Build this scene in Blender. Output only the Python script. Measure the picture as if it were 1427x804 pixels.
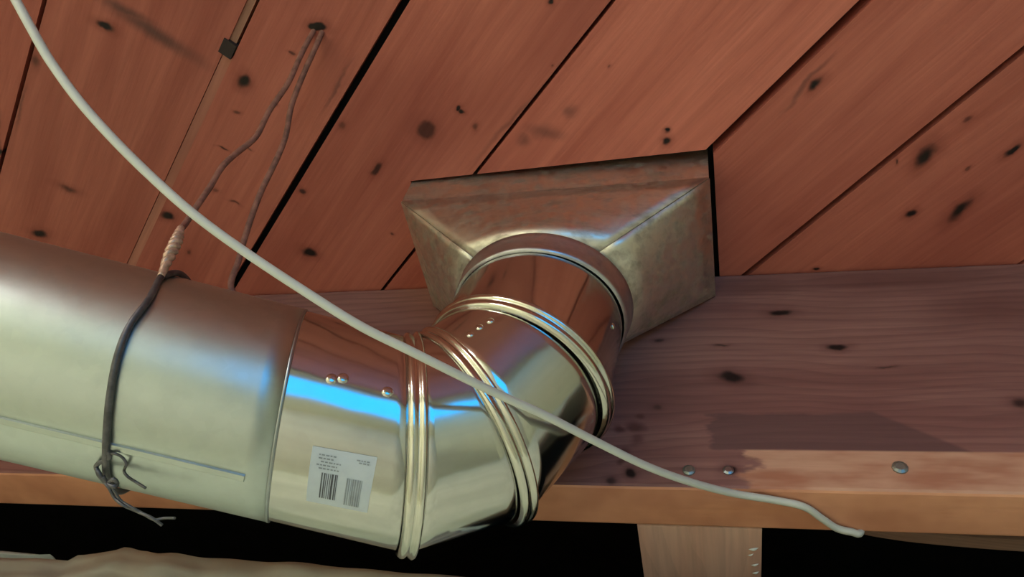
import bpy, bmesh, math, random
from mathutils import Vector, Matrix

random.seed(7)
for o in list(bpy.data.objects):
    bpy.data.objects.remove(o)
S = bpy.context.scene
COL = S.collection

# ------------------------------------------------------------------ camera
H = 0.70                      # ceiling height above the camera (camera is the origin), metres
FPX, CX, CY = 1100.0, 713.5, 402.0
CAM_R = Vector((0.97019, 0.17683, 0.16574))      # image right in world
CAM_D = Vector((-0.03850, 0.78764, -0.61493))    # image down in world
CAM_F = Vector((-0.23928, 0.59021, 0.77097))     # view direction in world
cam_d = bpy.data.cameras.new('camera')
cam = bpy.data.objects.new('camera', cam_d)
COL.objects.link(cam)
cam_d.sensor_width = 36.0
cam_d.lens = FPX / 1427.0 * 36.0
cam_d.clip_start = 0.01
cam.matrix_world = Matrix((
    (CAM_R.x, -CAM_D.x, -CAM_F.x, 0), (CAM_R.y, -CAM_D.y, -CAM_F.y, 0),
    (CAM_R.z, -CAM_D.z, -CAM_F.z, 0), (0, 0, 0, 1)))
S.camera = cam

# ------------------------------------------------------------------ sky, lights, exposure
SKY_STRENGTH = 2.5
SKY_COLOR = (0.02, 0.40, 1.0)
ADDED_LAMP_POWER = 36.0
w = bpy.data.worlds.new('sky')
S.world = w
w.use_nodes = True
w.node_tree.nodes['Background'].inputs[0].default_value = SKY_COLOR + (1,)
w.node_tree.nodes['Background'].inputs[1].default_value = SKY_STRENGTH
# room limits
RX0, RX1, RY0, RY1, FLOOR = -2.1, 1.95, -2.2, 0.56, -1.35
WIN = (0.28, 1.90, -0.66, 0.38)     # window opening in the front wall: x0, x1, z0, z1
pd = bpy.data.lights.new('window_portal', 'AREA')
pd.shape = 'RECTANGLE'
pd.size, pd.size_y = WIN[1] - WIN[0], WIN[3] - WIN[2]
pd.cycles.is_portal = True
po = bpy.data.objects.new('window_portal', pd)
COL.objects.link(po)
po.location = ((WIN[0] + WIN[1]) / 2, RY0 - 0.14, (WIN[2] + WIN[3]) / 2)
po.rotation_euler = (math.radians(90), 0, 0)      # emits towards +Y
S.view_settings.view_transform = 'Standard'
S.view_settings.look = 'None'
S.view_settings.gamma = 1.0
S.view_settings.use_curve_mapping = False
S.view_settings.exposure = 0.5


# ------------------------------------------------------------------ helpers
def ray(px, py):
    return (CAM_R * (px - CX) + CAM_D * (py - CY) + CAM_F * FPX) / FPX      # unit camera depth


def at_depth(px, py, d):
    return ray(px, py) * d


def on_plane(px, py, axis, val):
    r = ray(px, py)
    return r * (val / r[axis])


def build(name, verts, faces, mat, parent=None, smooth=False):
    me = bpy.data.meshes.new(name)
    me.from_pydata([tuple(v) for v in verts], [], faces)
    bm = bmesh.new()
    bm.from_mesh(me)
    bmesh.ops.recalc_face_normals(bm, faces=bm.faces)
    bm.to_mesh(me)
    bm.free()
    if smooth:
        for p in me.polygons:
            p.use_smooth = True
    me.materials.append(mat)
    o = bpy.data.objects.new(name, me)
    COL.objects.link(o)
    if parent:
        o.parent = parent
        o.matrix_parent_inverse = parent.matrix_world.inverted()
    return o


def tag(o, label, cat, group=None):
    o['label'] = label
    o['category'] = cat
    if group:
        o['group'] = group
    return o


def struct(o, label=None):
    o['kind'] = 'structure'
    if label:
        o['label'] = label
    return o


def empty(name, loc):
    o = bpy.data.objects.new(name, None)
    COL.objects.link(o)
    o.location = loc
    o.matrix_world = Matrix.Translation(loc)
    o.empty_display_size = 0.05
    return o


class MB:
    def __init__(self):
        self.v, self.f = [], []

    def add(self, vs, fs):
        n = len(self.v)
        self.v += [Vector(x) for x in vs]
        self.f += [tuple(i + n for i in f) for f in fs]

    def box(self, x0, x1, y0, y1, z0, z1):
        self.add([(x0, y0, z0), (x1, y0, z0), (x1, y1, z0), (x0, y1, z0),
                  (x0, y0, z1), (x1, y0, z1), (x1, y1, z1), (x0, y1, z1)],
                 [(0, 3, 2, 1), (4, 5, 6, 7), (0, 1, 5, 4), (1, 2, 6, 5), (2, 3, 7, 6), (3, 0, 4, 7)])

    def prism(self, poly, z0, z1):
        n = len(poly)
        self.add([(p[0], p[1], z0) for p in poly] + [(p[0], p[1], z1) for p in poly],
                 [tuple(range(n)), tuple(range(n, 2 * n))] +
                 [(i, (i + 1) % n, n + (i + 1) % n, n + i) for i in range(n)])

    def done(self, name, mat, parent=None, smooth=False):
        return build(name, self.v, self.f, mat, parent, smooth)


def smooth_path(pts, n=8):
    """Catmull-Rom through the points."""
    P = [Vector(p) for p in pts]
    P = [P[0] * 2 - P[1]] + P + [P[-1] * 2 - P[-2]]
    out = []
    for i in range(1, len(P) - 2):
        a, b, c, d = P[i - 1:i + 3]
        for k in range(n):
            t = k / n
            out.append(0.5 * ((2 * b) + (c - a) * t + (2 * a - 5 * b + 4 * c - d) * t * t + (3 * b - a - 3 * c + d) * t ** 3))
    out.append(P[-2])
    return out


def tube_into(mb, path, rad, sides=8, caps=True):
    path = [Vector(p) for p in path]
    n = len(path)
    u = None
    vs, fs = [], []
    for i, p in enumerate(path):
        t = (path[min(i + 1, n - 1)] - path[max(i - 1, 0)]).normalized()
        if u is None:
            u = t.orthogonal().normalized()
        else:
            u = (u - t * u.dot(t)).normalized()
        v = t.cross(u)
        r = rad(i / (n - 1)) if callable(rad) else rad
        for k in range(sides):
            a = 2 * math.pi * k / sides
            vs.append(p + (u * math.cos(a) + v * math.sin(a)) * r)
    for i in range(n - 1):
        for k in range(sides):
            k2 = (k + 1) % sides
            fs.append((i * sides + k, i * sides + k2, (i + 1) * sides + k2, (i + 1) * sides + k))
    if caps:
        fs.append(tuple(range(sides - 1, -1, -1)))
        fs.append(tuple((n - 1) * sides + k for k in range(sides)))
    mb.add(vs, fs)


def clip(poly, a, b, c):
    """keep a*x + b*y <= c"""
    out = []
    for i in range(len(poly)):
        p, q = poly[i], poly[(i + 1) % len(poly)]
        dp, dq = a * p[0] + b * p[1] - c, a * q[0] + b * q[1] - c
        if dp <= 0:
            out.append(p)
        if dp * dq < 0:
            t = dp / (dp - dq)
            out.append((p[0] + (q[0] - p[0]) * t, p[1] + (q[1] - p[1]) * t))
    return out


# ------------------------------------------------------------------ materials
class NT:
    def __init__(self, name):
        self.m = bpy.data.materials.new(name)
        self.m.use_nodes = True
        self.t = self.m.node_tree
        self.b = self.t.nodes['Principled BSDF']

    def n(self, kind, **kw):
        x = self.t.nodes.new(kind)
        for k, v in kw.items():
            if k == 'ins':
                for i, val in v.items():
                    x.inputs[i].default_value = val
            else:
                setattr(x, k, v)
        return x

    def l(self, a, b):
        self.t.links.new(a, b)

    def math(self, op, a, b=None, clampit=False):
        x = self.n('ShaderNodeMath', operation=op, use_clamp=clampit)
        for i, v in enumerate((a, b)):
            if v is None:
                continue
            if isinstance(v, (int, float)):
                x.inputs[i].default_value = v
            else:
                self.l(v, x.inputs[i])
        return x.outputs[0]

    def mix(self, fac, a, b, blend='MIX'):
        x = self.n('ShaderNodeMix', data_type='RGBA', blend_type=blend)
        for i, v in ((0, fac), (6, a), (7, b)):
            if isinstance(v, (int, float)):
                x.inputs[i].default_value = v
            elif isinstance(v, tuple):
                x.inputs[i].default_value = v + (1,) if len(v) == 3 else v
            else:
                self.l(v, x.inputs[i])
        return x.outputs[2]

    def rng(self, v, a, b, c=0.0, d=1.0, smooth=True):
        x = self.n('ShaderNodeMapRange', clamp=True)
        if smooth:
            x.interpolation_type = 'SMOOTHSTEP'
        self.l(v, x.inputs[0])
        for i, q in enumerate((a, b, c, d)):
            x.inputs[1 + i].default_value = q
        return x.outputs[0]

    def noise(self, vec, scale, detail=3.0, rough=0.55, dist=0.0):
        x = self.n('ShaderNodeTexNoise', ins={'Scale': scale, 'Detail': detail, 'Roughness': rough, 'Distortion': dist})
        if vec is not None:
            self.l(vec, x.inputs['Vector'])
        return x

    def mapping(self, vec, loc=(0, 0, 0), rot=(0, 0, 0), scale=(1, 1, 1), kind='POINT'):
        x = self.n('ShaderNodeMapping', vector_type=kind)
        x.inputs['Location'].default_value = loc
        x.inputs['Rotation'].default_value = rot
        x.inputs['Scale'].default_value = scale
        self.l(vec, x.inputs['Vector'])
        return x.outputs[0]

    def vadd(self, a, b):
        x = self.n('ShaderNodeVectorMath', operation='ADD')
        self.l(a, x.inputs[0])
        self.l(b, x.inputs[1])
        return x.outputs[0]

    def vscale(self, a, s):
        x = self.n('ShaderNodeVectorMath', operation='SCALE')
        self.l(a, x.inputs[0])
        x.inputs[3].default_value = s
        return x.outputs[0]

    def length(self, a):
        x = self.n('ShaderNodeVectorMath', operation='LENGTH')
        self.l(a, x.inputs[0])
        return x.outputs['Value']

    def bump(self, height, strength, dist):
        x = self.n('ShaderNodeBump', ins={'Strength': strength, 'Distance': dist})
        self.l(height, x.inputs['Height'])
        self.l(x.outputs[0], self.b.inputs['Normal'])


def blob_field(N, vec, blobs):
    """each blob: location, rotation (euler), radii, softness, strength; gives the largest falloff"""
    acc = None
    for loc, rot, rad, soft, k in blobs:
        q = N.mapping(vec, loc, rot, rad, 'TEXTURE')
        v = N.rng(N.length(q), max(0.0, 1.0 - soft), 1.0 + soft * 0.3, k, 0.0)
        acc = v if acc is None else N.math('MAXIMUM', acc, v)
    return acc


def wood(name, col_a, col_b, grain_rot=(0, 0, 0), knots=(), knot_col=(0.012, 0.006, 0.005), rough=0.55,
         ring_scale=60.0, ring_mix=0.25, stains=(), per_board=0.35, mottle=0.5, ring_wobble=0.05, fine_mix=0.28):
    """grain along local x after rotation of world position"""
    N = NT(name)
    geo = N.n('ShaderNodeNewGeometry')
    pos = geo.outputs['Position']
    info = N.n('ShaderNodeObjectInfo')
    warp = N.noise(pos, 38.0, 3.0)
    wv = N.n('ShaderNodeVectorMath', operation='SUBTRACT')
    N.l(warp.outputs['Color'], wv.inputs[0])
    wv.inputs[1].default_value = (0.5, 0.5, 0.5)
    warped = N.vadd(pos, N.vscale(wv.outputs[0], 0.012))
    g = N.mapping(pos, (0, 0, 0), grain_rot, (1, 1, 1))
    shift = N.n('ShaderNodeCombineXYZ')
    N.l(N.math('MULTIPLY', info.outputs['Random'], 37.0), shift.inputs[1])
    N.l(N.math('MULTIPLY', info.outputs['Random'], 11.0), shift.inputs[0])
    g = N.vadd(g, shift.outputs[0])
    streak = N.noise(N.mapping(g, scale=(2.2, 26, 26)), 1.0, 5.0, 0.6, 0.6).outputs[0]
    fine = N.noise(N.mapping(g, scale=(9, 190, 190)), 1.0, 3.0, 0.6).outputs[0]
    broad = N.noise(N.mapping(g, scale=(4, 9, 9)), 1.0, 3.0, 0.5).outputs[0]
    gs = N.n('ShaderNodeSeparateXYZ')
    N.l(N.vadd(g, N.vscale(N.noise(N.mapping(g, scale=(3.5, 11, 11)), 1.0, 2.0, 0.45).outputs['Color'], ring_wobble)), gs.inputs[0])
    gc = N.n('ShaderNodeCombineXYZ')
    N.l(N.math('MULTIPLY', gs.outputs[0], 0.06), gc.inputs[0])
    N.l(N.math('ADD', gs.outputs[1], gs.outputs[2]), gc.inputs[1])
    wave = N.n('ShaderNodeTexWave', wave_type='BANDS', bands_direction='Y', wave_profile='SAW',
               ins={'Scale': ring_scale, 'Distortion': 0.6, 'Detail': 2.0, 'Detail Scale': 1.2})
    N.l(gc.outputs[0], wave.inputs['Vector'])
    f = N.rng(streak, 0.3, 0.72)
    c = N.mix(f, col_a, col_b)
    rings = N.math('MULTIPLY', N.rng(wave.outputs['Fac'], 0.35, 1.0), ring_mix)
    c = N.mix(rings, c, tuple(x * 0.42 for x in col_a))
    c = N.mix(N.rng(fine, 0.35, 0.75, 0.0, fine_mix), c, tuple(x * 0.5 for x in col_a))
    c = N.mix(N.rng(broad, 0.35, 0.8, 0.0, mottle), c, (col_a[0] * 0.62, col_a[1] * 0.48, col_a[2] * 0.55))
    val = N.n('ShaderNodeHueSaturation')
    N.l(N.rng(info.outputs['Random'], 0, 1, 1 - per_board / 2, 1 + per_board / 2, False), val.inputs['Value'])
    N.l(c, val.inputs['Color'])
    c = val.outputs['Color']
    for field_blobs, colr in stains:
        c = N.mix(blob_field(N, warped, field_blobs), c, colr)
    if knots:
        core = ring = None
        for loc, rot, rad, soft, k in knots:
            d = N.length(N.mapping(warped, loc, rot, rad, 'TEXTURE'))
            v = N.rng(d, max(0.0, 1.0 - soft), 1.0 + soft * 0.3, k, 0.0)
            hv = N.rng(d, 0.2, 2.5, 0.55 * k, 0.0)
            core = v if core is None else N.math('MAXIMUM', core, v)
            ring = hv if ring is None else N.math('MAXIMUM', ring, hv)
        c = N.mix(ring, c, (col_a[0] * 0.42, col_a[1] * 0.30, col_a[2] * 0.30))
        c = N.mix(core, c, knot_col)
    N.l(c, N.b.inputs['Base Color'])
    N.b.inputs['Roughness'].default_value = rough
    N.b.inputs['Specular IOR Level'].default_value = 0.3
    N.bump(fine, 0.25, 0.0015)
    return N.m


def metal(name, col, rough, bump_d=0.0006, bump_scale=9.0, spangle=0.0, dirt=0.0, dirt_col=(0.16, 0.13, 0.1), dirt_scale=30.0, stretch=(1, 1, 1)):
    N = NT(name)
    geo = N.n('ShaderNodeNewGeometry')
    pos = geo.outputs['Position']
    N.b.inputs['Metallic'].default_value = 1.0
    low = N.noise(N.mapping(pos, scale=stretch), bump_scale, 2.0, 0.5)
    c = col
    vor = N.n('ShaderNodeTexVoronoi', ins={'Scale': 130.0})
    N.l(pos, vor.inputs['Vector'])
    bw = N.n('ShaderNodeRGBToBW')
    N.l(vor.outputs['Color'], bw.inputs[0])
    c = N.mix(N.math('MULTIPLY', bw.outputs[0], spangle), col, tuple(x * 0.6 for x in col))
    r = N.rng(bw.outputs[0], 0, 1, rough * (1 - spangle * 0.4), rough * (1 + spangle * 0.6), False)
    if dirt:
        d = N.rng(N.noise(N.mapping(pos, scale=(.6, 1, 1.3)), dirt_scale, 5.0, 0.65).outputs[0], 0.42, 0.72, 0.0, dirt)
        c = N.mix(d, c, dirt_col)
        r = N.math('ADD', r, N.math('MULTIPLY', d, 0.25))
    N.l(c, N.b.inputs['Base Color'])
    N.l(r, N.b.inputs['Roughness'])
    N.bump(low.outputs[0], 1.0, bump_d)
    return N.m


def plain(name, col, rough=0.6, var=0.15, scale=20.0, metallic=0.0, bump=0.0):
    N = NT(name)
    geo = N.n('ShaderNodeNewGeometry')
    nz = N.noise(geo.outputs['Position'], scale, 4.0, 0.6).outputs[0]
    c = N.mix(N.rng(nz, 0.3, 0.7), tuple(x * (1 - var) for x in col), tuple(min(1, x * (1 + var)) for x in col))
    N.l(c, N.b.inputs['Base Color'])
    N.b.inputs['Roughness'].default_value = rough
    N.b.inputs['Metallic'].default_value = metallic
    if bump:
        N.bump(nz, 1.0, bump)
    return N.m


D45 = math.radians(45)


def ck(px, py, rx, ry, ang=0.0, soft=0.6, k=1.0):
    """a knot on the ceiling; radii in millimetres, long axis turned from the board direction by ang degrees"""
    p = on_plane(px, py, 2, H)
    return ((p.x, p.y, H), (0, 0, math.radians(135 + ang)), (rx * 0.001, ry * 0.001, 0.03), soft, k)


ceiling_knots = [
    ck(594, 182, 11.5, 10.5, 0, 0.45, 0.72), ck(146, 36, 10, 5, 75, .6), ck(340, 113, 9, 7, 0), ck(431, 352, 10, 8, 70),
    ck(55, 325, 12, 7, 50), ck(233, 300, 9, 6, 40), ck(525, 235, 10, 4, 0, .6, .8), ck(640, 150, 3.5, 2.5), ck(644, 154, 2.5, 3.5),
    ck(664, 178, 5, 3, 0, .8, .6), ck(930, 183, 2.6, 2.6), ck(930, 196, 5, 4), ck(1138, 118, 8, 4, 0, .8), ck(1290, 218, 14, 7, -20, .8),
    ck(1350, 165, 5, 3, 0, .8, .6), ck(1412, 210, 8, 3.5, 0), ck(1272, 298, 6, 4.5), ck(1338, 293, 17, 6.5, -8, .8),
    ck(1250, 224, 3, 1.5, -40, .6, .7), ck(1350, 236, 3, 2, 0, .6, .6), ck(443, 37, 10.5, 4.5, 55, .35), ck(476, 175, 6, 4, 0, .8, .5),
    ck(420, 266, 4, 4, 0, .7, .8), ck(330, 156, 4, 2, 50, .7, .6), ck(312, 207, 6, 1.5, 70, .5, .8), ck(348, 208, 4, 1.4, 70, .5, .6),
    ck(406, 74, 4, 1.8, 60, .6, .6), ck(382, 143, 3, 2, 60, .6, .6), ck(326, 282, 6, 1.6, 80, .5, .6), ck(300, 265, 5, 3, 60, .8, .5),
    ck(50, 85, 8, 5, 0, .9, .6), ck(95, 262, 13, 5, 70, .9, .7), ck(2, 212, 6, 4, 0, .8), ck(264, 350, 5, 3, 0, .8, .6),
    ck(1137, 375, 4, 2, 45), ck(770, 92, 1.6, 1.6, 0, .8, .5), ck(845, 92, 2, 1.4, 0, .8, .5), ck(768, 3, 4, 2.5), ck(548, 327, 3, 2, 60, .8, .6),
]
smear = [ck(215, 45, 62, 11, 88, 1.0, .95), ck(175, 15, 40, 8, 80, 1.0, .9), ck(1122, 118, 38, 3, -6, .8, .6),
         ck(0, 210, 70, 3, -10, .9, .6), ck(30, 150, 40, 2, 0, .9, .6), ck(470, 120, 40, 2.4, 0, .9, .6),
         ck(760, 185, 22, 10, 60, 1.0, .6), ck(730, 195, 10, 8, 0, 1.0, .6), ck(795, 155, 10, 8, 0, 1.0, .6),
         ck(720, 160, 85, 3, 4, 1.0, .45), ]


def ceiling_material(lo, hi, tone):
    """the pine of one board with the knots that board has"""
    def mine(bl, pad):
        return [q for q in bl if lo - pad < q[0][0] + q[0][1] < hi + pad]
    kn, sm = mine(ceiling_knots, .004), mine(smear, .0)
    if not kn and not sm:
        return None
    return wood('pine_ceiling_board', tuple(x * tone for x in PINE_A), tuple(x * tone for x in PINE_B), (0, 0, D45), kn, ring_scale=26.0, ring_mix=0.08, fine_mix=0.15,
                stains=[(sm, (0.12, 0.045, 0.038))] if sm else (), per_board=0.12, mottle=0.5)


PINE_A, PINE_B = (0.46, 0.120, 0.082), (0.62, 0.185, 0.128)
M_ceil = wood('pine_ceiling_boards', PINE_A, PINE_B, (0, 0, D45), ring_scale=26.0, ring_mix=0.08, fine_mix=0.15, per_board=0.12, mottle=0.5)


def bk(px, py, rx, rz, ang=0.0, soft=0.6, k=1.0):
    p = on_plane(px, py, 1, 0.528)
    return ((p.x, 0.528, p.z), (0, math.radians(ang), 0), (rx * 0.001, 0.03, rz * 0.001), soft, k)


beam_knots = [bk(1167, 484, 10, 4.5), bk(1017, 525, 13, 8, 15), bk(1088, 436, 12, 5), bk(918, 475, 6, 3.5, 0, .8, .7),
              bk(1005, 482, 9, 1.8, 0, .8, .7), bk(1235, 512, 10, 1.6, -5, .8, .6), bk(1425, 562, 8, 6, 0, .8, .8),
              bk(1015, 655, 6, 5), bk(880, 659, 5, 5), bk(852, 668, 5, 4, 0, .8, .7),
              bk(1412, 690, 7, 6, 0, .9, .8), bk(915, 568, 5, 4, 0, .8, .5)]
beam_red = [bk(885, 594, 12, 7, 20, .8, .8), bk(862, 597, 7, 5, 20, .8, .8), bk(872, 628, 8, 5, 0, .8, .7), bk(866, 643, 6, 4, 0, .8, .8),
            bk(890, 612, 7, 9, 0, .8, .6), bk(893, 580, 5, 4, 0, .8, .7), bk(1270, 390, 150, 24, 0, 1., .6), bk(1060, 400, 80, 18, 0, 1., .45), bk(1390, 430, 80, 40, 0, 1., .5)]


def beam_material():
    m = wood('weathered_beam_face', (0.235, 0.098, 0.084), (0.34, 0.160, 0.135), (0, 0, 0), beam_knots, ring_scale=30.0,
             ring_mix=0.28, stains=[(beam_red, (0.10, 0.030, 0.026))], per_board=0.0, mottle=0.35)
    # the long paler orange strip with a straight top, and the water stain above it
    t = m.node_tree
    N = NT.__new__(NT)
    N.m, N.t, N.b = m, t, t.nodes['Principled BSDF']
    old = N.b.inputs['Base Color'].links[0].from_socket
    geo = N.n('ShaderNodeNewGeometry')
    pos = geo.outputs['Position']
    wob = N.noise(N.mapping(pos, scale=(14, 14, 30)), 1.0, 4.0, 0.65).outputs[0]
    sep = N.n('ShaderNodeSeparateXYZ')
    N.l(pos, sep.inputs[0])
    x, z = sep.outputs[0], sep.outputs[2]
    wx = N.math('ADD', x, N.math('MULTIPLY', N.math('SUBTRACT', wob, 0.5), 0.09))
    wz = N.math('ADD', z, N.math('MULTIPLY', N.math('SUBTRACT', wob, 0.5), 0.012))
    zb = on_plane(1200, 628, 1, 0.528).z
    zt = on_plane(1150, 574, 1, 0.528).z
    xl = on_plane(985, 600, 1, 0.528).x
    xr = on_plane(1350, 610, 1, 0.528).x
    xo = on_plane(1034, 650, 1, 0.528).x
    # stain: rises to a straight top, tapers to the right
    cut = N.math('SUBTRACT', xr, N.math('MULTIPLY', N.math('SUBTRACT', z, zb), 1.5))
    a = N.math('MULTIPLY', N.rng(N.math('SUBTRACT', wx, xl), 0.0, 0.010), N.rng(N.math('SUBTRACT', cut, x), -0.002, 0.006))
    a = N.math('MULTIPLY', a, N.math('MULTIPLY', N.rng(N.math('SUBTRACT', wz, zb), -0.002, 0.001), N.rng(N.math('SUBTRACT', zt, wz), -0.001, 0.003)))
    c = N.mix(N.math('MULTIPLY', a, 0.72), old, (0.115, 0.056, 0.055))
    orange_strip = N.math('MULTIPLY', N.rng(N.math('SUBTRACT', wx, xo), -0.004, 0.006), N.rng(N.math('SUBTRACT', zb, z), -0.001, 0.0015))
    pat = N.noise(N.mapping(pos, scale=(12, 12, 45)), 1.0, 3.0, 0.6).outputs[0]
    fc = N.mix(N.rng(pat, 0.35, 0.7), (0.68, 0.37, 0.24), (0.46, 0.18, 0.10))
    c = N.mix(N.math('MULTIPLY', orange_strip, 0.85), c, fc)
    # underside coloured lighter, painting in the light it catches from below
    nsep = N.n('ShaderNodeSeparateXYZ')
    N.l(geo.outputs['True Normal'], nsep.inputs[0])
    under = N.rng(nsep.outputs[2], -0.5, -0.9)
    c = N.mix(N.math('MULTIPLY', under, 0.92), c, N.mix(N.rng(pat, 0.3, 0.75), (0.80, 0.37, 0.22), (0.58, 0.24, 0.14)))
    N.l(c, N.b.inputs['Base Color'])
    return m


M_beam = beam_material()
M_joist = wood('sawn_joist_wood', (0.84, 0.50, 0.37), (0.92, 0.63, 0.49), (0, 0, math.radians(90)), ring_scale=20.0, ring_mix=0.15, per_board=0.0)
M_lath = wood('pale_lath_wood', (0.40, 0.19, 0.125), (0.50, 0.26, 0.18), (0, 0, D45), ring_mix=0.05, per_board=0.1)
M_lath2 = wood('pine_lath_wood', (0.46, 0.17, 0.115), (0.56, 0.23, 0.16), (0, 0, D45), ring_mix=0.05, per_board=0.1)
M_greyboard = wood('grey_brown_board', (0.20, 0.115, 0.085), (0.30, 0.18, 0.135), (0, 0, 0), ring_mix=0.2, per_board=0.0)
M_dark = plain('void_shade_black', (0.012, 0.010, 0.011), 0.95, 0.3)  # near-black colour paints the shade of the cavity and the gaps
M_elbow = metal('bright_galvanized_elbow', (0.56, 0.56, 0.53), 0.13, 0.0009, 16.0, 0.12)
M_bead = metal('bright_galvanized_bead', (0.62, 0.61, 0.54), 0.16, 0.0004, 60.0, 0.1)
M_pipe = metal('dull_galvanized_pipe', (0.48, 0.53, 0.51), 0.34, 0.0010, 14.0, 0.12, 0.10)
M_boot = metal('old_spangled_sheet_metal', (0.80, 0.76, 0.67), 0.38, 0.0010, 22.0, 0.45, 0.85, (0.34, 0.30, 0.235), dirt_scale=55.0)
M_collar = metal('grey_collar_metal', (0.58, 0.58, 0.60), 0.34, 0.0006, 30.0, 0.4, 0.35)
M_dkmetal = metal('shadowed_steel_edge', (0.34, 0.37, 0.38), 0.35, 0.0003, 40.0, 0.2)  # dull dark steel; on the pipe lip it paints the edge shadow
M_wire = plain('rusty_brown_wire', (0.25, 0.10, 0.07), 0.7, 0.3, 120.0, 0.0)
M_wiregrey = plain('dark_grey_wire', (0.10, 0.095, 0.10), 0.45, 0.3, 120.0, 0.6)
M_twist = plain('pale_twisted_wire', (0.60, 0.40, 0.29), 0.4, 0.3, 150.0, 0.4)
M_cable = plain('white_cable_jacket', (0.60, 0.60, 0.54), 0.42, 0.04, 40.0)
M_sticker = plain('white_paper_sticker', (0.52, 0.56, 0.60), 0.55, 0.04, 60.0)
M_ink = plain('grey_black_ink', (0.07, 0.07, 0.08), 0.6, 0.2, 60.0)
M_inklight = plain('worn_grey_ink', (0.25, 0.27, 0.29), 0.6, 0.2, 60.0)
M_cream = plain('cream_painted_concrete', (0.78, 0.79, 0.58), 0.8, 0.06, 3.0)
M_floor = plain('cream_concrete_floor', (0.62, 0.63, 0.47), 0.7, 0.08, 4.0)
M_found = plain('foundation_concrete', (0.78, 0.80, 0.62), 0.9, 0.12, 9.0)
M_sheet = plain('grey_plastic_sheet', (0.36, 0.32, 0.28), 0.5, 0.14, 7.0, 0.0, 0.002)
M_nail = plain('greenish_nail_head', (0.28, 0.31, 0.27), 0.4, 0.2, 90.0, 0.8)
M_whitewood = plain('white_window_frame', (0.8, 0.8, 0.78), 0.5, 0.03)
M_glue = plain('white_web_fluff', (0.75, 0.74, 0.70), 0.9, 0.1, 90.0)

# ------------------------------------------------------------------ setting: ceiling
BEAM_Y, BEAM_T, BEAM_Z = 0.528, 0.052, 0.416
mb = MB()
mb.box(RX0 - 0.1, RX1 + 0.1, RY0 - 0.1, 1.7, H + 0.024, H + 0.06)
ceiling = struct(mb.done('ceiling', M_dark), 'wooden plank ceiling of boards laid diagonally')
# seams: x + y = c  (in metres), with the gap at each seam
seams = [(-.67 * H, .004), (-.311 * H, .0165), (-.080 * H, .0075), (.221 * H, .0036), (.553 * H, .0085), (.815 * H, .0066)]
cs = []
c = -.67 * H
while c > -4.9:
    c -= random.choice((.20, .205, .21))
    cs.append((c, random.choice((.003, .004, .005))))
cs = cs[::-1] + seams
c = .815 * H
while c < 2.5:
    c += .262
    cs.append((c, .004))
TONE = {-.67: .82, -.311: .88, -.08: 1.0, .221: 1.04, .553: .95, .815: .86}      # outer boards darkened: light falloff towards both sides painted into their colour
HOLE = [(-.3015, .3868), (.0112, .3766), (.0155, .60), (-.3015, .60)]
for i in range(len(cs) - 1):
    a, ga = cs[i]
    b, gb = cs[i + 1]
    lo = a + ga / 2 * math.sqrt(2)
    hi = b - gb / 2 * math.sqrt(2)
    if abs(a + .311 * H) < 1e-6:
        lo = a + .003
    poly = [(RX0, RY0), (RX1, RY0), (RX1, .578), (RX0, .578)]
    poly = clip(poly, 1, 1, hi)
    if poly:
        poly = clip(poly, -1, -1, -lo)
    if len(poly) < 3:
        continue
    dz = random.uniform(-.0012, .0006)
    m = MB()
    # cut away the duct hole: left of it, right of it, in front of it
    (x0, y0), (x1, y1), (x2, y2), _ = HOLE
    rest = poly
    for (aa, bb, cc) in ((1, 0, x0), (-(y2 - y1), (x2 - x1), -(y2 - y1) * x1 + (x2 - x1) * y1),
                         (-(y1 - y0), (x1 - x0), -(y1 - y0) * x0 + (x1 - x0) * y0)):
        if len(rest) < 3:
            break
        pce = clip(rest, aa, bb, cc)
        if len(pce) >= 3:
            m.prism(pce, H + dz, H + .021)
        rest = clip(rest, -aa, -bb, -cc)
    if m.v:
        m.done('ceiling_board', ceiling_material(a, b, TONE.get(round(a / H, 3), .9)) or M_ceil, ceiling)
# pale lath showing in the wide seam, wide at one end and narrow after the break


def seam_piece(name, p_a, p_b, w0, off, z0, z1, mat):
    """a strip along the seam x+y=const between two ceiling pixels"""
    A, B = on_plane(*p_a, 2, H), on_plane(*p_b, 2, H)
    cc = -.311 * H + off
    ta, tb = (A.y - A.x) / 2, (B.y - B.x) / 2
    u, nrm = Vector((-1, 1, 0)), Vector((1, 1, 0)).normalized()
    base = Vector((cc / 2, cc / 2, 0))
    P = [base + u * ta - nrm * w0 / 2, base + u * tb - nrm * w0 / 2, base + u * tb + nrm * w0 / 2, base + u * ta + nrm * w0 / 2]
    m = MB()
    m.prism([(p.x, p.y) for p in P], z0, z1)
    return m.done(name, mat, ceiling)


seam_piece('lath_strip', (520, -330), (318, 58), .0120, -.0100, H + .0022, H + .018, M_lath)
seam_piece('lath_strip', (313, 74), (120, 470), .0096, -.0041, H + .0008, H + .018, M_lath2)
seam_piece('seam_block', (319, 56), (313, 76), .0135, -.0080, H - .002, H + .016, plain('dark_chip', (.035, .02, .018), .8))  # near-black block at the break between the two laths

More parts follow.
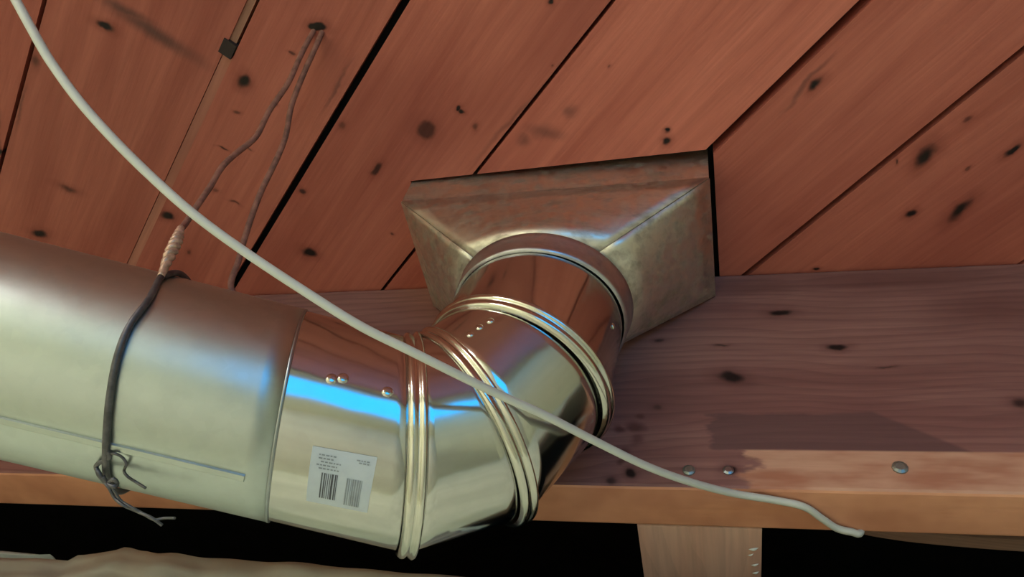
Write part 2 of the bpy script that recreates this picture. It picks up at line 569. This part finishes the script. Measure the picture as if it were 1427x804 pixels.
# ------------------------------------------------------------------ setting: walls, floor, window, room beyond
mb = MB()
mb.box(RX0 - .1, RX1 + .1, RY0 - .15, 1.7, FLOOR - .1, FLOOR)
struct(mb.done('floor', M_floor))
mb = MB()
mb.box(RX0 - .1, RX0, RY0 - .15, 1.7, FLOOR, H + .024)
struct(mb.done('wall_left', M_cream))
mb = MB()
mb.box(RX1, RX1 + .1, RY0 - .15, 1.7, FLOOR, H + .024)
struct(mb.done('wall_right', M_cream))
mb = MB()
mb.box(RX0, WIN[0], RY0 - .15, RY0, FLOOR, H + .024)
mb.box(WIN[1], RX1, RY0 - .15, RY0, FLOOR, H + .024)
mb.box(WIN[0], WIN[1], RY0 - .15, RY0, FLOOR, WIN[2])
mb.box(WIN[0], WIN[1], RY0 - .15, RY0, WIN[3], H + .024)
struct(mb.done('wall_front', M_cream))
mb = MB()
WALL_TOP = .3450
mb.box(RX0, -.165, RY1 + .012, RY1 + .21, FLOOR, WALL_TOP)
mb.box(-.165, RX1, RY1 + .012, RY1 + .12, FLOOR, .30)
struct(mb.done('wall_back', M_found), 'foundation wall ending below the beam')
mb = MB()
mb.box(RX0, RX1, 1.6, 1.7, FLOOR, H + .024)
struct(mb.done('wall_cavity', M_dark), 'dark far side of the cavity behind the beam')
win = struct(empty('window_1', ((WIN[0] + WIN[1]) / 2, RY0 - .1, WIN[2])))
fr = MB()
x0, x1, z0, z1 = WIN
yw = RY0 - .10
for b in ((x0, x0 + .035, z0, z1), (x1 - .035, x1, z0, z1), (x0 + .035, x1 - .035, z0, z0 + .035), (x0 + .035, x1 - .035, z1 - .035, z1)):
    fr.box(b[0], b[1], yw - .02, yw + .02, b[2], b[3])
fr.done('window_frame', M_whitewood, win)
NG = NT('window_glass')
tr = NG.n('ShaderNodeBsdfTransparent')
gl = NG.n('ShaderNodeBsdfGlossy', ins={'Roughness': 0.0})
mx = NG.n('ShaderNodeMixShader', ins={0: 0.06})
NG.l(tr.outputs[0], mx.inputs[1])
NG.l(gl.outputs[0], mx.inputs[2])
NG.l(mx.outputs[0], NG.t.nodes['Material Output'].inputs[0])
mb = MB()
mb.box(x0 + .035, x1 - .035, yw - .002, yw + .002, z0 + .035, z1 - .035)
mb.done('pane', NG.m, win)

# added light panel, out of frame, put in to light the room from above
LX, LY = -1.10, -1.40
added_lamp = tag(empty('added_light_panel', (LX, LY, H - .003)), 'added flat square white light panel, unseen behind the camera', 'added_lamp')
mb = MB()
for b in ((-.32, .32, -.32, -.29), (-.32, .32, .29, .32), (-.32, -.29, -.29, .29), (.29, .32, -.29, .29)):
    mb.box(LX + b[0], LX + b[1], LY + b[2], LY + b[3], H - .05, H - .003)
mb.done('frame', M_whitewood, added_lamp)
mb = MB()
mb.box(LX - .289, LX + .289, LY - .289, LY + .289, H - .03, H - .02)
mb.done('diffuser', M_whitewood, added_lamp)
ld = bpy.data.lights.new('added_panel_light', 'AREA')
ld.shape = 'SQUARE'
ld.size = .56
ld.energy = ADDED_LAMP_POWER
ld.color = (1.0, 0.98, 0.97)
lo_ = bpy.data.objects.new('added_panel_light', ld)
COL.objects.link(lo_)
lo_.parent = added_lamp
lo_.location = (0, 0, -.034)

# ------------------------------------------------------------------ beam, joist behind it, board
mb = MB()
mb.box(RX0 + .002, RX1 - .002, BEAM_Y, BEAM_Y + BEAM_T, BEAM_Z, H - .0015)
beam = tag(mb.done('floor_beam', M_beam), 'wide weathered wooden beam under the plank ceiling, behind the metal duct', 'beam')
bv = beam.modifiers.new('bevel', 'BEVEL')
bv.width = .003
bv.segments = 2


def nail(px, py, r, parent, mat=M_nail):
    p = on_plane(px, py, 1, BEAM_Y)
    m = MB()
    n = 12
    vs = []
    for (rr, yy) in ((r, 0.001), (r, -.0012), (r * .6, -.0022)):
        for k in range(n):
            a = 2 * math.pi * k / n
            vs.append((p.x + rr * math.cos(a), BEAM_Y + yy, p.z + rr * math.sin(a)))
    fs = [(j * n + k, j * n + (k + 1) % n, (j + 1) * n + (k + 1) % n, (j + 1) * n + k) for j in range(2) for k in range(n)]
    fs += [tuple(range(n)), tuple(range(2 * n, 3 * n))]
    m.add(vs, fs)
    m.done('nail_head', mat, parent)


nail(960, 656, .0052, beam)
nail(1254, 652, .0060, beam)
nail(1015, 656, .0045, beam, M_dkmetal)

# joist running back from the beam
ja, jb = on_plane(887, 726, 2, BEAM_Z).x, on_plane(1062, 735, 2, BEAM_Z).x
mb = MB()
mb.box(ja, jb, BEAM_Y + BEAM_T + .001, 1.58, BEAM_Z + .0005, H - .002)
joist = tag(mb.done('floor_joist', M_joist), 'pale rough joist running back from the beam into the dark gap', 'joist')
mb = MB()
for (px, py, L, wd) in ((1050, 764, 20, 7), (1046, 772, 12, 4), (1052, 786, 16, 5), (1053, 797, 14, 5)):
    p = on_plane(px, py, 2, BEAM_Z)
    s = p.length / FPX
    pts = [p + Vector(((k - 2) / 4 * L * s * .6, -(k - 2) / 4 * 4 * s, -.0004 - .0008 * (1 - abs(k - 2) / 2))) for k in range(5)]
    tube_into(mb, smooth_path(pts, 3), lambda t, q=wd * s * .3: max(.0002, q * math.sin(math.pi * t)), 6)
mb.done('web_fluff', M_glue, joist, True)

# second, lower board behind the beam at the right, slightly bowed
mb = MB()
edge = [on_plane(px, py, 1, BEAM_Y + BEAM_T + .028) for px, py in ((1130, 724), (1192, 743), (1230, 751), (1300, 760), (1427, 770), (1560, 776))]
edge.append(Vector((RX1 - .01, edge[-1].y, edge[-1].z)))   # lower back corner of the board
rows = []
for p in smooth_path(edge[:-1], 4) + [edge[-1]]:
    x, zl = p.x, p.z
    rows.append([(x, BEAM_Y + BEAM_T + .012, zl), (x, BEAM_Y + BEAM_T + .028, zl + .001), (x, BEAM_Y + BEAM_T + .028, BEAM_Z + .06), (x, BEAM_Y + BEAM_T + .012, BEAM_Z + .06)])
n = len(rows) - 1
vs = [p for r in rows for p in r]
fs = [(i * 4 + k, i * 4 + (k + 1) % 4, (i + 1) * 4 + (k + 1) % 4, (i + 1) * 4 + k) for i in range(n) for k in range(4)]
fs += [(0, 1, 2, 3), (n * 4, n * 4 + 1, n * 4 + 2, n * 4 + 3)]
mb.add(vs, fs)
tag(mb.done('ledger_board', M_greyboard), 'thin bowed brown board showing below the beam at the lower right', 'board')

# ------------------------------------------------------------------ plastic sheet over the foundation wall
top_px = [(-120, 768), (-40, 770), (0, 776), (60, 777), (98, 778), (113, 770), (135, 769), (160, 767), (182, 761), (205, 766), (228, 771),
          (250, 770), (290, 774), (400, 782), (520, 791), (660, 803), (690, 806)]
prof = []
for px, py in top_px:
    p = on_plane(px, py, 1, RY1)
    prof.append((p.x, p.z))
# resample
xs = [prof[0][0] + (prof[-1][0] - prof[0][0]) * i / 90 for i in range(91)]


def interp(x):
    for (xa_, za), (xb_, zb) in zip(prof, prof[1:]):
        if xa_ <= x <= xb_:
            t = (x - xa_) / (xb_ - xa_)
            t = t * t * (3 - 2 * t)
            return za + (zb - za) * t
    return prof[-1][1]


rows = []
for x in xs:
    zt = interp(x)
    ruck = .004 * math.sin(x * 41) + .003 * math.sin(x * 97 + 1)
    col = [(x, RY1 + .20, max(WALL_TOP + .003, zt - .004)), (x, RY1 + .10, max(WALL_TOP + .003, zt - .003)), (x, RY1 + .03, zt - .001),
           (x, RY1 + .006 + ruck * .2, zt), (x, RY1 - .003 + ruck * .3, zt - .004)]
    for k in range(1, 9):
        col.append((x + .004 * math.sin(k * 2 + x * 8), RY1 - .005 + ruck * (1 - .08 * k) * .8 + .0025 * math.sin(k * 1.7 + x * 13), zt - .004 - .006 * k))
    rows.append(col)
nc = len(rows[0])
vs = [p for r in rows for p in r]
fs = [(i * nc + k, i * nc + k + 1, (i + 1) * nc + k + 1, (i + 1) * nc + k) for i in range(len(rows) - 1) for k in range(nc - 1)]
sheet = tag(build('plastic_sheet', vs, fs, M_sheet, None, True), 'crumpled grey-brown sheeting draped over the wall top below the duct', 'sheeting')
so = sheet.modifiers.new('thick', 'SOLIDIFY')
so.thickness = .0012
so.offset = 0
# pale scrap lying on the wall at the far left
mb = MB()
pts = [on_plane(px, py, 1, RY1 + .03) for px, py in ((-90, 762), (-20, 766), (20, 769), (50, 772), (75, 776))]
n = len(pts)
vs = []
for i, p in enumerate(pts):
    hh = (.0075, .0075, .007, .005, .001)[i]
    vs += [p + Vector((0, -.006, -hh)), p + Vector((0, 0, 0)), p + Vector((0, .03, -.001)), p + Vector((0, .03, -hh))]
fs = [(i * 4 + k, i * 4 + (k + 1) % 4, (i + 1) * 4 + (k + 1) % 4, (i + 1) * 4 + k) for i in range(n - 1) for k in range(4)]
fs += [(0, 1, 2, 3), (n * 4 - 4, n * 4 - 3, n * 4 - 2, n * 4 - 1)]
mb.add(vs, fs)
tag(mb.done('foil_scrap', plain('pale_green_grey_foil', (.42, .46, .42), .5), None, True), 'thin pale green-grey scrap lying on the wall top at lower left', 'scrap')

# ------------------------------------------------------------------ ductwork
R = .0765
P0 = Vector((-.4939, .3034, .3545))
J = [Vector((-.2220, .4268, .3728)), Vector((-.1823, .4378, .3978)), Vector((-.1523, .4346, .4455))]
E_ = Vector((-.1457, .4543, .5837))
AX = [(J[0] - P0).normalized(), (J[1] - J[0]).normalized(), (J[2] - J[1]).normalized(), (E_ - J[2]).normalized()]
NS = 96


def frame(t):
    u = (Vector((0, 0, 1)) - t * t.z)
    if u.length < .2:
        u = Vector((0, -1, 0)) - t * (-t.y)
    u.normalize()
    return u, t.cross(u)


def circ(c, t, r, n=NS):
    u, v = frame(t)
    return [c + (u * math.cos(2 * math.pi * k / n) + v * math.sin(2 * math.pi * k / n)) * r for k in range(n)]


def mitre(c, ta, nrm, r, n=NS):
    """ring of the cylinder (c, ta, r) cut by the plane through c with normal nrm"""
    out = []
    for p in circ(c, ta, r, n):
        s = (c - p).dot(nrm) / ta.dot(nrm)
        out.append(p + ta * s)
    return out


def loft(rings, closed=True):
    n = len(rings[0])
    vs = [p for r in rings for p in r]
    fs = [(i * n + k, i * n + (k + 1) % n, (i + 1) * n + (k + 1) % n, (i + 1) * n + k) for i in range(len(rings) - 1) for k in range(n)]
    return vs, fs


def shell(name, rings, mat, parent, thick=.0008):
    vs, fs = loft(rings)
    o = build(name, vs, fs, mat, parent, True)
    md = o.modifiers.new('thick', 'SOLIDIFY')
    md.thickness = thick
    md.offset = -1
    return o


def cyl_hit(px, py, A, t, r):
    d = ray(px, py).normalized()
    a = d - t * d.dot(t)
    b = -A - t * (-A).dot(t)
    qa, qb, qc = a.dot(a), 2 * a.dot(b), b.dot(b) - r * r
    D = max(0.0, qb * qb - 4 * qa * qc)
    return d * ((-qb - math.sqrt(D)) / (2 * qa))


# --- elbow
elbow = tag(empty('duct_elbow', J[0]), 'shiny four-piece metal duct elbow with raised beads and a barcode sticker', 'duct elbow')
NRM = [(AX[i] + AX[i + 1]).normalized() for i in range(3)]
pipe_end = J[0] - AX[0] * .0905          # where the straight pipe slips over the elbow
G0 = pipe_end - AX[0] * .03


def gore_rings(first, last, t, k=5):
    """rings between two end rings of a gore with the same sampling direction"""
    return [[a.lerp(b, i / k) for a, b in zip(first, last)] for i in range(k + 1)]


TOPZ = .545
top_c = J[2] + AX[3] * ((TOPZ - J[2].z) / AX[3].z)
shell('gore', gore_rings(circ(G0, AX[0], R), mitre(J[0], AX[0], NRM[0], R), AX[0], 8), M_elbow, elbow)
shell('gore', gore_rings(mitre(J[0], AX[1], NRM[0], R), mitre(J[1], AX[1], NRM[1], R), AX[1]), M_elbow, elbow)
shell('gore', gore_rings(mitre(J[1], AX[2], NRM[1], R), mitre(J[2], AX[2], NRM[2], R), AX[2]), M_elbow, elbow)
shell('gore', gore_rings(mitre(J[2], AX[3], NRM[2], R), circ(top_c, AX[3], R * .985), AX[3], 8), M_elbow, elbow)
# raised swivel bead at each joint: a double-ridged profile swept round the mitre
PROFILE = [(-.0072, -.0006), (-.0064, .0022), (-.0046, .0038), (-.0024, .0040), (-.0006, .0026), (.0006, .0022), (.0016, .0036),
           (.0034, .0050), (.0052, .0044), (.0062, .0024), (.0064, -.0006)]
for i in range(3):
    base = mitre(J[i], AX[i], NRM[i], R)
    rings = []
    for s, dr in PROFILE:
        rings.append([p + NRM[i] * s + (p - J[i]).normalized() * dr for p in base])
    vs, fs = loft(rings)
    build('bead', vs, fs, M_bead, elbow, True)


def button(px, py, A, t, r, rad, parent, mat, name='rivet', hgt=.0010):
    p = cyl_hit(px, py, A, t, r)
    nn = (p - A) - t * (p - A).dot(t)
    nn.normalize()
    u = t
    v = nn.cross(u)
    m = MB()
    n = 12
    vs = []
    for (q, hh) in ((1.0, -.0004), (.85, hgt * .55), (.5, hgt), (.0, hgt * 1.1)):
        for k in range(n):
            a = 2 * math.pi * k / n
            vs.append(p + u * math.cos(a) * rad * q + v * math.sin(a) * rad * q + nn * hh)
    fs = [(j * n + k, j * n + (k + 1) % n, (j + 1) * n + (k + 1) % n, (j + 1) * n + k) for j in range(3) for k in range(n)]
    m.add(vs, fs)
    return m.done(name, mat, parent, True)


for px, py in ((462, 528), (478, 527), (540, 546)):
    button(px, py, P0, AX[0], R, .0042, elbow, M_elbow)
for px, py in ((655, 466), (668, 456), (683, 447)):
    button(px, py, J[1], AX[2], R, .0032, elbow, M_bead)
for px, py in ((665, 402),):
    button(855, 455, J[2], AX[3], R, .003, elbow, M_bead)
# barcode sticker wrapped on the first gore
u0, v0 = frame(AX[0])


def cyl_uv(px, py, r):
    p = cyl_hit(px, py, P0, AX[0], r)
    q = p - P0
    return q.dot(AX[0]), math.atan2(q.dot(v0), q.dot(u0))


def cyl_pt(s, a, r):
    return P0 + AX[0] * s + (u0 * math.cos(a) + v0 * math.sin(a)) * r


ST = [cyl_uv(*p, R) for p in ((436, 621), (526, 637), (512, 714), (427, 697))]


def st_pt(a, b, r):
    """a across, b down, 0..1"""
    s = (ST[0][0] * (1 - a) + ST[1][0] * a) * (1 - b) + (ST[3][0] * (1 - a) + ST[2][0] * a) * b
    an = (ST[0][1] * (1 - a) + ST[1][1] * a) * (1 - b) + (ST[3][1] * (1 - a) + ST[2][1] * a) * b
    return cyl_pt(s, an, r)


def patch_into(m, a0, a1, b0, b1, r, na=2, nb=8, slant=0.0):
    vs = [st_pt(a0 + (a1 - a0) * i / na + slant * (j / nb), b0 + (b1 - b0) * j / nb, r) for j in range(nb + 1) for i in range(na + 1)]
    fs = [(j * (na + 1) + i, j * (na + 1) + i + 1, (j + 1) * (na + 1) + i + 1, (j + 1) * (na + 1) + i) for j in range(nb) for i in range(na)]
    m.add(vs, fs)


m = MB()
patch_into(m, 0, 1, 0, 1, R + .0005, 6, 14)
sticker = m.done('sticker', M_sticker, elbow, True)
sticker['label'] = 'white barcode sticker'
m = MB()
x = .20
random.seed(3)
while x < .47:
    wd = random.choice((.012, .02, .032, .012))
    patch_into(m, x, min(.48, x + wd), .40, .87, R + .0007)
    x += wd + random.choice((.010, .012, .02))
m.done('barcode', M_ink, sticker)
m = MB()
x = .60
while x < .86:
    wd = random.choice((.010, .016, .024))
    patch_into(m, x, min(.88, x + wd), .42, .92, R + .0007)
    x += wd + random.choice((.010, .014, .02))
m.done('barcode', M_inklight, sticker)
m = MB()
for b, a0, a1 in ((.10, .12, .40), (.155, .12, .36), (.21, .16, .48), (.265, .10, .42), (.32, .14, .46), (.09, .70, .90), (.13, .74, .92)):
    a = a0
    while a < a1:
        wd = random.uniform(.02, .06)
        patch_into(m, a, min(a1, a + wd), b, b + .022, R + .0007, 2, 2)
        a += wd + .016
m.done('fine_print', M_inklight, sticker)

# --- straight pipe
pipe = tag(empty('duct_pipe', P0), 'long straight round galvanized duct pipe tied up with wire, left of the elbow', 'duct pipe')
RP = R + .0011
start = P0 - AX[0] * 1.55
ns = 30
END_N = (AX[0] + frame(AX[0])[0] * .14).normalized()      # the pipe end is cut a little out of square
end_ring = mitre(pipe_end, AX[0], END_N, RP)
near_ring = circ(pipe_end - AX[0] * .10, AX[0], RP)
shell('pipe_wall', [circ(start.lerp(pipe_end - AX[0] * .10, i / ns), AX[0], RP) for i in range(ns)] +
      [[p.lerp(q, i / 6) for p, q in zip(near_ring, end_ring)] for i in range(7)], M_pipe, pipe, .0008)
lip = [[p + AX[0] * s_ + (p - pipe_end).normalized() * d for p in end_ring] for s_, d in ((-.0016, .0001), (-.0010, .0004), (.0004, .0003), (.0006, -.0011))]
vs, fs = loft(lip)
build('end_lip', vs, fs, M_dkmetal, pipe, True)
# lengthwise lock seam
_, sa = cyl_uv(200, 632, RP)
m = MB()
vs = []
L = (pipe_end - P0).dot(AX[0]) - .006
prof_s = ((-.034, -.0004), (-.028, .0016), (.024, .0020), (.031, .0016), (.036, -.0004))
steps = 24
for i in range(steps + 1):
    s = -1.55 + (L + 1.55) * i / steps
    for da, dr in prof_s:
        vs.append(cyl_pt(s, sa + da, RP + dr))
k = len(prof_s)
fs = [(i * k + j, i * k + j + 1, (i + 1) * k + j + 1, (i + 1) * k + j) for i in range(steps) for j in range(k - 1)]
m.add(vs, fs)
m.done('lock_seam', M_pipe, pipe)

# --- boot
NL, NR_, FR, FL = Vector((-.3010, .3890, 0)), Vector((.0060, .3865, 0)), Vector((.0080, .5262, 0)), Vector((-.3000, .5262, 0))
Z_TOP, Z_FL, Z_C0, Z_C1 = H + .018, H - .038, .563, .534
RC = .0797
boot = tag(empty('register_boot', (top_c.x, top_c.y, Z_TOP)), 'dull flaring rectangular-to-round metal duct boot set in the ceiling corner', 'duct boot')
cc = J[2] + AX[3] * ((Z_C0 - J[2].z) / AX[3].z)
cc1 = J[2] + AX[3] * ((Z_C1 - J[2].z) / AX[3].z)


def zc(v, z):
    return Vector((v.x, v.y, z))


corners = [NL, NR_, FR, FL]
m = MB()
vs = [zc(c_, Z_TOP) for c_ in corners] + [zc(c_, Z_FL) for c_ in corners]
m.add(vs, [(k, (k + 1) % 4, 4 + (k + 1) % 4, 4 + k) for k in range(4)])
fl = m.done('flange', M_boot, boot)
md = fl.modifiers.new('thick', 'SOLIDIFY')
md.thickness = .001
md.offset = -1
m = MB()
NQ = 16
side_ang = [-90, 0, 90, 180]          # near, right, far, left tangent points


def cp(a):
    a = math.radians(a)
    return Vector((cc.x + RC * math.cos(a), cc.y + RC * math.sin(a), Z_C0))


ang0 = (-135, -45, 45, 135)            # each side of the rectangle runs to the quarter of the ring facing it
NR2 = 5
for c_i in range(4):
    A_, B_ = zc(corners[c_i], Z_FL), zc(corners[(c_i + 1) % 4], Z_FL)
    vs = []
    for j in range(NR2 + 1):
        for k in range(NQ + 1):
            t = k / NQ
            vs.append(A_.lerp(B_, t).lerp(cp(ang0[c_i] + 90 * t), j / NR2))
    fs = [(j * (NQ + 1) + k, j * (NQ + 1) + k + 1, (j + 1) * (NQ + 1) + k + 1, (j + 1) * (NQ + 1) + k) for j in range(NR2) for k in range(NQ)]
    m.add(vs, fs)
tr_o = m.done('transition', M_boot, boot, True)
md = tr_o.modifiers.new('thick', 'SOLIDIFY')
md.thickness = .001
md.offset = -1
dz_ = Vector((0, 0, 1))
crings = []
for z, rr in ((Z_C0 + .001, RC + .0002), (Z_C0 - .003, RC + .0022), (Z_C0 - .006, RC + .0006), (Z_C1 + .004, RC), (Z_C1, RC - .0004), (Z_C1 - .0006, RC - .003)):
    ce = J[2] + AX[3] * ((z - J[2].z) / AX[3].z)
    crings.append([Vector((ce.x + rr * math.cos(2 * math.pi * k / NS), ce.y + rr * math.sin(2 * math.pi * k / NS), z)) for k in range(NS)])
vs, fs = loft(crings)
build('collar', vs, fs, M_collar, boot, True)

# ------------------------------------------------------------------ wire hanger
hang = tag(empty('wire_hanger', on_plane(443, 38, 2, H)), 'thin rusty wire hanging from the ceiling and tied round the pipe', 'wire')
WR = .0024
# where the loop meets the top edge of the pipe
loop_px = [(224, 386), (207, 418), (180, 455), (163, 500), (153, 555), (149, 600), (148, 625)]
loop_uv = [cyl_uv(px, py, RP + WR) for px, py in loop_px]
loop = [cyl_pt(s, a, RP + WR * 1.1) for s, a in loop_uv]
m = MB()
back = []
s_b, a_b = loop_uv[-1]
s_t, a_t = loop_uv[0]
# continue round underneath and up the back to close at the top
da = (a_t - a_b) % (2 * math.pi)
if (loop_uv[-1][1] - loop_uv[0][1]) % (2 * math.pi) < math.pi:
    dirn = 1
    span = (a_t - a_b) % (2 * math.pi)
else:
    dirn = -1
    span = (a_b - a_t) % (2 * math.pi)
for k in range(1, 14):
    t = k / 13
    back.append(cyl_pt(s_b + (s_t - s_b) * t, a_b + dirn * span * t, RP + WR * 1.1))
tube_into(m, smooth_path(loop + back, 5), .0024, 8)
m.done('loop', M_wiregrey, hang, True)
top = loop[0]
hole = on_plane(443, 38, 2, H)
d_hole = hole.dot(CAM_F)
d_top = top.dot(CAM_F)


def hang_path(pts, d0, d1, n):
    L = len(pts) - 1
    return [at_depth(px, py, d0 + (d1 - d0) * (i / L)) for i, (px, py) in enumerate(pts)]


sa_px = [(438, 42), (420, 75), (402, 115), (375, 155), (357, 190), (330, 213), (310, 232), (293, 260), (276, 285), (258, 312), (252, 318)]
pa = hang_path(sa_px, d_hole + .004, d_top + .045, 0)
m = MB()
tube_into(m, smooth_path([hole + Vector((-.001, 0, .006))] + pa, 5), .0026, 8)
m.done('strand', M_wire, hang, True)
sb_px = [(450, 42), (437, 72), (420, 110), (406, 148), (398, 190), (384, 225), (366, 262), (352, 298), (340, 335), (332, 365), (322, 402)]
pb = hang_path(sb_px, d_hole + .004, d_top + .075, 0)
m = MB()
tube_into(m, smooth_path([hole + Vector((.003, 0, .006))] + pb + [cyl_pt(loop_uv[0][0] + .05, loop_uv[0][1] - (-1 if dirn > 0 else 1) * -.9, RP + WR)], 5), .0026, 8)
m.done('strand', M_wire, hang, True)
# twisted part above the pipe: two wires wound round each other
ax = smooth_path([pa[-1], at_depth(246, 335, (d_top + .03)), at_depth(236, 357, d_top + .016), top], 10)
for ph in (0, math.pi):
    m = MB()
    pth = []
    for i, p in enumerate(ax):
        t = i / (len(ax) - 1)
        tt = (ax[min(i + 1, len(ax) - 1)] - ax[max(i - 1, 0)]).normalized()
        u = tt.orthogonal().normalized()
        v = tt.cross(u)
        a = ph + t * 2 * math.pi * 4.5
        pth.append(p + (u * math.cos(a) + v * math.sin(a)) * .0024 * math.sin(math.pi * min(1, t * 1.02 + .02)))
    tube_into(m, pth, .0027, 8)
    m.done('twist', M_twist, hang, True)
# knot and loose tails at the bottom
dk = loop[-1].dot(CAM_F)
for pts, r_ in (([(148, 625), (153, 636), (148, 640), (138, 645), (134, 651), (140, 662), (147, 672), (158, 678), (163, 674), (158, 668), (150, 672), (143, 664)], .0016),
                ([(134, 648), (136, 660), (142, 668), (152, 680), (160, 694), (172, 704), (190, 712), (212, 722), (226, 732)], .0011),
                ([(148, 672), (158, 682), (168, 697), (182, 706), (198, 715), (214, 724), (228, 722), (244, 722)], .0009),
                ([(150, 632), (160, 632), (170, 637), (176, 646), (173, 656), (178, 664), (190, 672), (203, 680)], .0010)):
    m = MB()
    n = len(pts)
    pth = []
    for i, (px, py) in enumerate(pts):
        sfc = cyl_hit(px, py, P0, AX[0], RP)
        d = min(sfc.dot(CAM_F), dk + .012) - .003 - (.002 if i % 2 else 0)
        pth.append(at_depth(px, py, d))
    tube_into(m, smooth_path(pth, 5), r_, 7)
    m.done('wire_tail', M_wiregrey, hang, True)

# ------------------------------------------------------------------ white cable
cable_px = [(-150, -330, .60), (-70, -170, .55), (-20, -75, .52), (22, 0, .505), (45, 42, .50), (70, 85, .497), (110, 140, .493), (160, 196, .49), (215, 250, .488), (272, 300, .486),
            (340, 350, .486), (420, 403, .488), (500, 453, .492), (570, 488, .498), (640, 523, .507), (700, 552, .520), (760, 579, .535),
            (830, 615, .556), (900, 649, .578), (960, 671, .598), (1020, 687, .617)]
cpts = [at_depth(*c_) for c_ in cable_px]
CR = .0030
for px, py in ((1080, 697), (1120, 706), (1146, 723), (1166, 736)):
    cpts.append(on_plane(px, py, 2, BEAM_Z - CR - .001))
cpts.append(on_plane(1186, 741, 2, BEAM_Z - CR - .0005))
cpts.append(on_plane(1199, 741, 2, BEAM_Z - CR + .003))
cpts.append(Vector((cpts[-1].x + .004, BEAM_Y + BEAM_T + .007, BEAM_Z + .03)))
m = MB()
tube_into(m, smooth_path(cpts, 8), CR, 12)
tag(m.done('electric_cable', M_cable, None, True), 'white electric cable strung diagonally across the duct elbow to the beam', 'cable')
